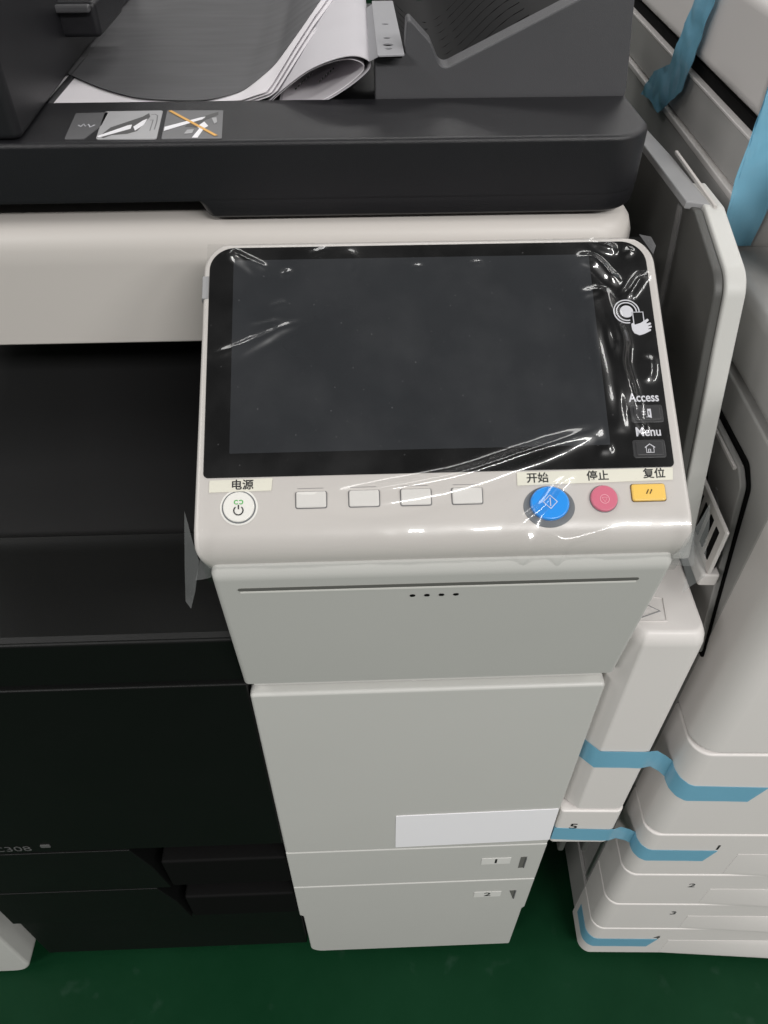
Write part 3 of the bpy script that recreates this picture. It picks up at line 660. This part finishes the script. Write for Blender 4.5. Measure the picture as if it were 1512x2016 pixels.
# ============================================================ blue packing tape on the neighbour
def strip(name, path, w, label, z_fun=None, m="tape_blue", cut=.0):
    """tape of width w following (x, y, z) points, standing upright on a surface"""
    pts = [Vector(p) for p in path]
    V = []; n = len(pts)
    for s in range(2):
        for i, p in enumerate(pts):
            a = pts[max(i-1, 0)]; b = pts[min(i+1, n-1)]; t = (b-a); nrm = Vector((t.y, -t.x, 0)).normalized()
            wob = .0003*math.sin(i*1.7)
            q = p+nrm*(.0004+.0003*s)
            ex = t.normalized()*(cut if i == n-1 else 0)
            V += [q+Vector((0, 0, w/2+wob))+ex*.5, q-Vector((0, 0, w/2+wob))-ex*.5]
    F = []
    for i in range(n-1):
        a = 2*i; k = 2*n
        F += [(a, a+2, a+3, a+1), (k+a, k+a+1, k+a+3, k+a+2), (a, k+a, k+a+2, a+2), (a+1, a+3, k+a+3, k+a+1)]
    F += [(0, 1, 2*n+1, 2*n), (2*n-2, 4*n-2, 4*n-1, 2*n-1)]
    o = obj(name, V, F, m, None, 60); o.location = NO; o.rotation_euler = (0, 0, -DN)
    return tag(o, label, "tape", "blue packing tape strips")
def corner(r, y_from, x_to, z0, z1, n=12):
    """points round a front-left corner of radius r: from (0, y_from) to (x_to, 0), z sliding from z0 to z1"""
    pts = [(0, y_from)] if y_from > r else []
    for k in range(n+1):
        a = math.pi+math.pi/2*k/n; pts.append((r+r*math.cos(a), r+r*math.sin(a)))
    pts = [p for p in pts if p[1] <= y_from+1e-6]+[(x_to*.6+r*.4, 0), (x_to, 0)]
    m = len(pts)-1
    return [(x, y, z0+(z1-z0)*k/m) for k, (x, y) in enumerate(pts)]
strip("packing_tape", [(-.0868, .040, .5350), (-.0866, .0240, .5350), (-.0728, .0100, .5350), (-.045, .0100, .5345), (-.0330, .0100, .5340), (-.0265, .0125, .5310), (-.0180, .0190, .5200), (-.0060, .0210, .5070)]+corner(.018, .018, .0790, .5030, .4900),
      .0285, "blue tape band around the upright box, ending above the drawer numbered 1", cut=.010)
strip("packing_tape", [(-.0886, .020, .3815), (-.0878, .0095, .3815), (-.060, .0086, .3810), (-.0350, .0086, .3800), (-.0275, .0100, .3780), (-.0180, .0160, .3690), (-.0060, .0180, .3590)]+corner(.015, .016, .0770, .3570, .3505),
      .0265, "blue tape below the number 5, running on to the drawer numbered 1", cut=.008)
strip("packing_tape", corner(.015, .040, .0860, .0710, .0680), .029, "blue tape on the lowest drawer, just above the green floor", cut=.008)
def patch(name, pts, label, m="tape_blue", x=-.0045, bump=.004, seedo=0.0, front=False):
    """a loose piece of tape lying on the side of the machine: pts are (y, z) outline"""
    bm = bmesh.new(); vs = [bm.verts.new((p[0], x, p[1]) if front else (x, p[0], p[1])) for p in pts]; f = bm.faces.new(vs)
    bmesh.ops.triangulate(bm, faces=[f])
    for _ in range(4): bmesh.ops.subdivide_edges(bm, edges=bm.edges[:], cuts=1, use_grid_fill=True)
    for v in bm.verts:
        b_ = bump*abs(noise.noise((v.co.y*45+seedo, v.co.z*45, v.co.x*45)))*2
        if front: v.co.y -= b_
        else: v.co.x -= b_
    r = bmesh.ops.solidify(bm, geom=bm.faces[:], thickness=.0003)
    bmesh.ops.recalc_face_normals(bm, faces=bm.faces)
    me = bpy.data.meshes.new(name); bm.to_mesh(me); bm.free()
    o = link(name, me, m, None, 50); o.location = NO; o.rotation_euler = (0, 0, -DN)
    if label: tag(o, label, "tape", "blue packing tape strips")
    return o
t1 = patch("packing_tape", [(.4255, 1.030), (.3800, 1.038), (.3980, .9830), (.4000, .9760), (.4080, .9517), (.4573, .9193), (.4680, .9230), (.4700, .9190), (.4920, .9210), (.5217, .9166), (.5160, .9260), (.4973, .9435), (.4566, .9600), (.4296, .9733)], "crumpled blue tape bridging the black gap near the top, next to the feeder", bump=.0016)
t2 = patch("packing_tape", [(-.0030, 1.020), (-.0040, .980), (-.0047, .9613), (-.0052, .9516), (-.0060, .9384), (-.0050, .918), (-.0030, .9064), (.0120, .8890), (.0220, .8890), (.0260, .9300), (.0240, .9700), (.0240, 1.020)], "wide blue tape hanging at the right edge beside the rounded console", x=.2500, bump=.0015, seedo=5, front=True)

# ============================================================ clear protective film over the control panel
RID = [  # (points in panel metres, height, width)
 ([(-.0005, .1330), (.006, .1275), (.0215, .1190)], .0016, .0011), ([(-.003, .1305), (.007, .1230), (.017, .1150)], .0009, .0013),
 ([(.029, .1140), (.037, .1170)], .0007, .0012), ([(-.0145, .0600), (.003, .0660), (.025, .0760), (.043, .0830)], .0010, .0014), ([(.000, .0590), (.020, .0700), (.030, .0760)], .0007, .0013),
 ([(.009, .0780), (.031, .0840)], .0006, .0012), ([(.022, .0920), (.034, .0960)], .0005, .0012),
 ([(.050, -.0285), (.085, -.0262), (.13, -.0185), (.170, -.0062), (.200, .0035), (.218, .0085)], .0034, .0030),
 ([(.222, .1345), (.2300, .1300), (.2400, .1270)], .0017, .0016), ([(.212, .1225), (.224, .1205), (.2320, .1105), (.2400, .1035)], .0023, .0022),
 ([(.2290, .1035), (.2300, .0900), (.2325, .0760), (.2350, .0640), (.2330, .0500), (.2345, .0380), (.2375, .0250), (.2400, .0150)], .0030, .0024),
 ([(.2130, .0975), (.2210, .0990), (.2270, .1020)], .0011, .0020),
 ([(.2225, .0950), (.2240, .0800), (.2260, .0600), (.2275, .0400), (.2285, .0200), (.2290, .0060)], .0024, .0030),
 ([(.2360, .0200), (.2400, .0110), (.2430, .0060)], .0014, .0012), ([(.2400, .0930), (.2480, .1040), (.2535, .1120)], .0017, .0018), ([(.2430, .1230), (.2490, .1290)], .0009, .0014), ([(.2540, .1060), (.2575, .1130)], .0006, .0014),
 ([(.2130, -.0035), (.2230, -.0030)], .0008, .0018), ([(.1560, -.0520), (.1770, -.0380), (.1880, -.0250), (.1990, -.0180)], .0016, .0013),
 ([(.1770, -.0480), (.1900, -.0540), (.2060, -.0515), (.2160, -.0490)], .0018, .0014), ([(.1725, -.0520), (.1690, -.0620), (.1690, -.0800)], .0014, .0020), ([(.1900, -.0540), (.1885, -.0650), (.1885, -.0800)], .0018, .0020),
 ([(.250, .0560), (.2500, .0450), (.2465, .0380)], .0012, .0020), ([(.07, .132), (.075, .124), (.073, .112)], .0008, .0022), ([(.046, .128), (.060, .133)], .0006, .0011), ([(.110, .1185), (.118, .1187)], .0006, .0010), ([(.146, .1205), (.156, .1208)], .0006, .0010),
]
RID = [(p, A*1.95, w*1.9) if w < .0019 else (p, A*1.8, w*1.6) for p, A, w in RID]
def seg_d(p, a, b):
    ab = b-a; t = max(0, min(1, (p-a).dot(ab)/ab.length_squared)); return (p-(a+ab*t)).length, t
RS = []
for pts, A, w in RID:
    c = bez(pts, 12) if len(pts) > 2 else [Vector(p) for p in pts]
    L_ = [0]
    for i in range(len(c)-1): L_.append(L_[-1]+(c[i+1]-c[i]).length)
    xs = [p.x for p in c]; ys = [p.y for p in c]
    RS.append((c, L_, A, w, min(xs)-4*w, max(xs)+4*w, min(ys)-4*w, max(ys)+4*w))
def film_h(x, y):
    h = .0024+.0006*noise.noise((x*28, y*28, .7))+.00025*noise.noise((x*95, y*95, 4.2))
    if x > .19: h += .0006*(noise.noise((x*70, y*50, 9.1))+.4)*min(1, (x-.19)/.02)
    p = Vector((x, y))
    for c, L_, A, w, x0, x1, y0, y1 in RS:
        if x < x0 or x > x1 or y < y0 or y > y1: continue
        best = 1; bt = 0
        for i in range(len(c)-1):
            d, t = seg_d(p, c[i], c[i+1])
            if d < best: best = d; bt = (L_[i]+t*(L_[i+1]-L_[i]))/L_[-1]
        e = min(1, bt*4, (1-bt)*4+.0)
        h += A*max(0, e)**.7*math.exp(-(best/w)**2)
    if y < -.030:   # looser, crinkled round the lip and along the hanging edge
        k = min(1, (-.030-y)/.012); h += k*(.0005*noise.noise((x*26, y*30, 2.2))+.00015*noise.noise((x*90, y*60, 7.7)))
        if y < -.070: h += min(1, (-.070-y)/.01)*(.0010*noise.noise((x*160, y*120, 1.1))+.0012*noise.noise((x*60, y*20, 6.1)))
    return h
NXF, NYF = 400, 330
import numpy as np
V = []; F = []
x0f, x1f, y0f, y1f = -.0160, .2625, -.0950, .1375
ca, sa = math.cos(PROT), math.sin(PROT)
H = np.array([[film_h(x0f+(x1f-x0f)*i/NXF, y0f+(y1f-y0f)*j/NYF) for i in range(NXF+1)] for j in range(NYF+1)])
for _ in range(3):
    for ax in (0, 1):
        P2 = np.pad(H, [(2, 2) if k == ax else (0, 0) for k in (0, 1)], mode='edge'); m_ = H.shape[ax]
        H = sum(w*np.take(P2, range(o_, o_+m_), axis=ax) for o_, w in enumerate((.0625, .25, .375, .25, .0625)))
for j in range(NYF+1):
    b = y0f+(y1f-y0f)*j/NYF
    for i in range(NXF+1):
        a = x0f+(x1f-x0f)*i/NXF
        h = float(H[j, i])
        if b > -.042: y, z = b, h
        else:   # around the lip, then hanging straight down
            th = (-.042-b)/.021
            thm = R(82)
            if th < thm: y, z = -.042-(.021+h)*math.sin(th), -.021+(.021+h)*math.cos(th)
            else:
                e = (th-thm)*.021; y, z = -.042-(.021+h)*math.sin(thm), -.021+(.021+h)*math.cos(thm)
                # world down in panel axes is (0, -sin, -cos)
                e2 = e*.62*(1+.10*noise.noise((a*25, 1.3, 0))); y += -sa*e2*.55; z += -ca*e2
        V.append((a, y, z))
for j in range(NYF):
    for i in range(NXF): q = j*(NXF+1)+i; F.append((q, q+1, q+NXF+2, q+NXF+1))
film = obj("protective_film", V, F, "clear_film", None, 180)
film.location = PLOC; film.rotation_euler = (PROT, 0, 0)
sm = film.modifiers.new("smooth", 'SUBSURF'); sm.levels = 1; sm.render_levels = 1
tag(film, "wrinkled clear plastic film wrapped over the touch screen panel", "film")
def flap(pts, back=.0):
    """loose end of the film: (x, y, z) corners in world metres, crinkled"""
    bm = bmesh.new(); vs = [bm.verts.new(p) for p in pts]; f = bm.faces.new(vs); bmesh.ops.triangulate(bm, faces=[f])
    for _ in range(3): bmesh.ops.subdivide_edges(bm, edges=bm.edges[:], cuts=1, use_grid_fill=True)
    for v in bm.verts: v.co.y += .002*noise.noise(v.co*60)
    bm.transform(Matrix.LocRotScale(PLOC, Matrix.Rotation(PROT, 3, 'X'), None).inverted())
    me = bpy.data.meshes.new("film_end"); bm.to_mesh(me); bm.free()
    return link("film_end", me, "clear_flap", film, 180)
flap([(-.1400, -.026, .875), (-.1515, -.030, .8050), (-.1485, -.032, .8015), (-.1440, -.030, .815), (-.1380, -.028, .8390)])
flap([(-.1378, -.020, .838), (-.1450, -.021, .8150), (-.1330, -.019, .8160), (-.1330, -.018, .835)])
flap([(.1410, -.026, .872), (.1530, -.030, .8160), (.1500, -.030, .8080), (.1430, -.032, .8030), (.1425, -.030, .8150), (.1330, -.028, .8360)])
flap([(.1340, -.020, .836), (.1240, -.020, .8150), (.1500, -.021, .8150), (.1440, -.019, .840)])
flap([(.1330, .1470, .9420), (.1400, .1450, .9415), (.1425, .1390, .9380), (.1400, .1340, .9350)])
